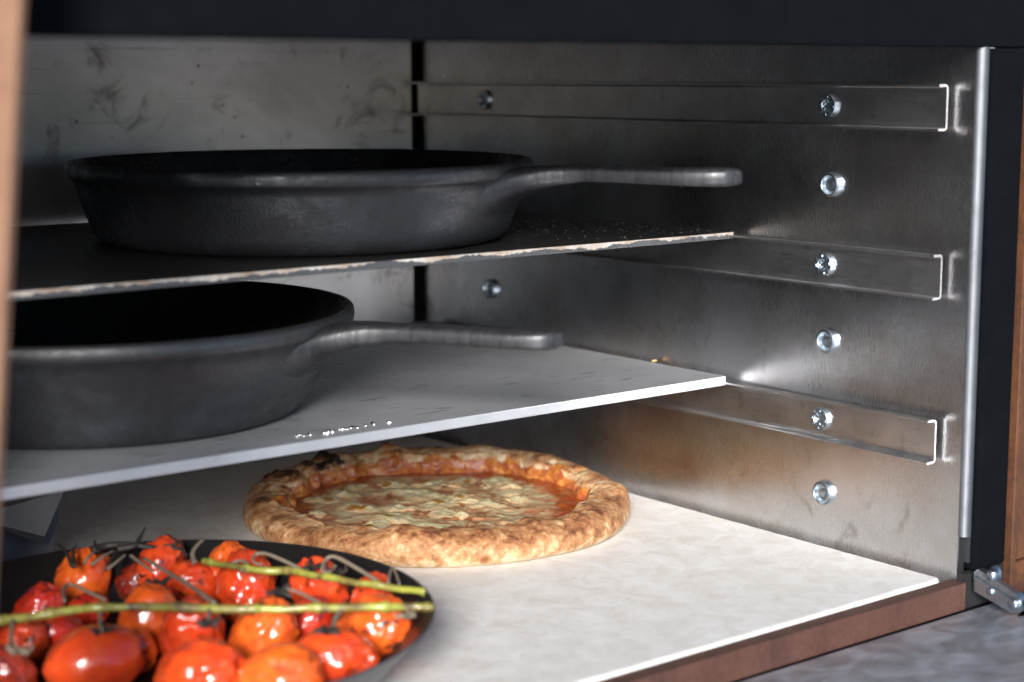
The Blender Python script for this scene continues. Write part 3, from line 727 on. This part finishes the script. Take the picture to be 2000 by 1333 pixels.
twig(v1, i1, [(668, 1190, .046), (655, 1210, .044), (650, 1232, .042)], .0013, .0016)
twig(v1, i1, [(25, 1210, .046), (22, 1240, .045), (20, 1270, .044)], .0014, .0018)
twig(v1, i1, [(195, 1190, .046), (196, 1215, .044), (198, 1232, .043)], .0012, .0014)
twig(v1, i1, [(625, 1180, .047), (590, 1160, .047), (560, 1150, .047)], .0012, .0008)
for (u, v, z, r, s_) in [(402, 1222, .045, .0085, 1), (640, 1236, .042, .0080, 2), (35, 1275, .043, .0085, 3), (198, 1234, .042, .0080, 4), (310, 1142, .038, .0085, 5), (795, 1205, .042, .0070, 6)]:
    calyx(v1, i1, px(u, v, z), r, s_, 'dry' if s_ in (3, 6) else 'char')
v2, i2 = vine('shorter green vine behind, ending at the right rim of the pan', [(395, 1098, .046), (440, 1104, .046), (500, 1112, .046), (560, 1114, .046), (620, 1124, .046), (680, 1136, .046), (760, 1146, .045), (830, 1157, .044)], .0021)
twig(v2, i2, [(598, 1118, .046), (560, 1098, .049), (520, 1082, .051), (498, 1084, .050), (496, 1098, .048), (512, 1104, .047)], .0012, .0011)
twig(v2, i2, [(745, 1140, .046), (700, 1112, .049), (655, 1088, .052), (636, 1094, .050), (630, 1115, .047), (645, 1118, .046), (655, 1105, .047)], .0013, .0012)
twig(v2, i2, [(758, 1140, .046), (762, 1118, .048), (768, 1110, .048), (776, 1128, .047), (780, 1142, .046)], .0010, .0009)
twig(v2, i2, [(380, 1100, .044), (376, 1080, .048), (388, 1062, .052), (396, 1056, .053)], .0017, .0012)
twig(v2, i2, [(442, 1105, .045), (470, 1095, .048), (485, 1105, .047), (470, 1116, .046)], .0011, .0010)
calyx(v2, i2, px(608, 1112, .044), .010, 21); calyx(v2, i2, px(660, 1120, .043), .010, 22); calyx(v2, i2, px(545, 1160, .044), .009, 23)
# charred leaf sprig over the back rim
lf = thing('charred_sprig', 'black charred leafy sprig curling over the back rim of the pan', 'sprig', tuple(px(235, 1075, .044)))
il = Matrix.Translation(-lf.location)
for pth, a, b in [([(230, 1072, .046), (262, 1066, .048), (275, 1048, .052), (284, 1030, .056)], .0028, .0004), ([(180, 1075, .046), (210, 1066, .047), (250, 1064, .048), (300, 1070, .046)], .0030, .0016),
                  ([(140, 1105, .043), (132, 1085, .047), (120, 1068, .050), (106, 1062, .051)], .0016, .0005), ([(145, 1108, .043), (143, 1080, .048), (150, 1062, .051)], .0018, .0004),
                  ([(300, 1070, .046), (345, 1062, .048), (335, 1050, .051), (325, 1042, .052)], .0013, .0004), ([(190, 1080, .045), (186, 1066, .047), (185, 1056, .049)], .0020, .0006),
                  ([(225, 1078, .045), (215, 1098, .042), (205, 1115, .038)], .0016, .0007), ([(300, 1070, .046), (350, 1072, .045), (365, 1085, .043)], .0016, .0010),
                  ([(335, 1066, .046), (352, 1060, .049), (360, 1078, .045)], .0012, .0006)]:
    twig(lf, il, pth, a, b, 'char', 'leaf')
for pth in [[(165, 1102, .043), (172, 1090, .046), (185, 1078, .047)], [(178, 1104, .043), (200, 1088, .046), (222, 1076, .046)], [(210, 1112, .040), (228, 1098, .043), (245, 1084, .045)], [(255, 1085, .044), (272, 1098, .043), (300, 1118, .041)]]:
    twig(lf, il, pth, .0012, .0008, 'dry', 'stalk')
# second vine stub with cut end by the rim, crumbs, and the folded sheet at the left
cr = random.Random(8)
for (u, v, z, s_, lab) in [(1278, 707, ZM, .0018, 'tan crumb on the grey shelf near the steel side wall')]:
    p = px(u, v, z); m = MB(); m.lathe([(.0006, 0), (.0016, .0004), (.0018, .0012), (.0010, .0021)], 8, 'z'); o = m.build('crumb', M['crumb'], None, True)
    o.location = p; o.scale = (1.7, .8, .8); tag(o, lab, 'crumb')
# folded sheet: rear panel and lighter front flap, standing on the stone
fs_ = thing('steel_sheet', 'folded dull grey steel sheet standing behind the tomato pan at the left', 'metal sheet', (-.55, .415, 0))
def quad_plate(name, pts, th, mat):
    a, b, c = Vector(pts[0]), Vector(pts[1]), Vector(pts[2]); nrm = (b-a).cross(c-a).normalized()*th; n = len(pts)
    vs = [Vector(p) for p in pts]+[Vector(p)+nrm for p in pts]
    f = [tuple(range(n-1, -1, -1)), tuple(range(n, 2*n))]+[(i, (i+1) % n, n+(i+1) % n, n+i) for i in range(n)]
    o = build(name, vs, f, mat, fs_); o.matrix_parent_inverse = Matrix.Translation(-fs_.location); return o
def py(u, v, y):
    d = fw+r2*((u-1000)/3390.46)-u2*((v-666.5)/3390.46); k = (y+.72569)/d.y
    return Vector((-.97348, -.72569, .35))+d*k
a_ = px(103, 1098, .0004); b_ = Vector((a_.x-.10, a_.y+.030, .0004)); top1 = py(118, 965, a_.y+.012)
top1z = min(top1.z, .098)
quad_plate('rear_panel', [b_, a_, (top1.x, top1.y, top1z), (b_.x, b_.y+.012, top1z)], .0012, M['plate'])
yy = a_.y-.016
quad_plate('front_flap', [py(-60, 1012, yy), py(10, 1036, yy), py(60, 1056, yy), py(74, 1061, yy), py(81, 1059, yy), py(87, 1048, yy), py(126, 958, yy+.010), py(-60, 958, yy+.010)], .0012, M['plate'])
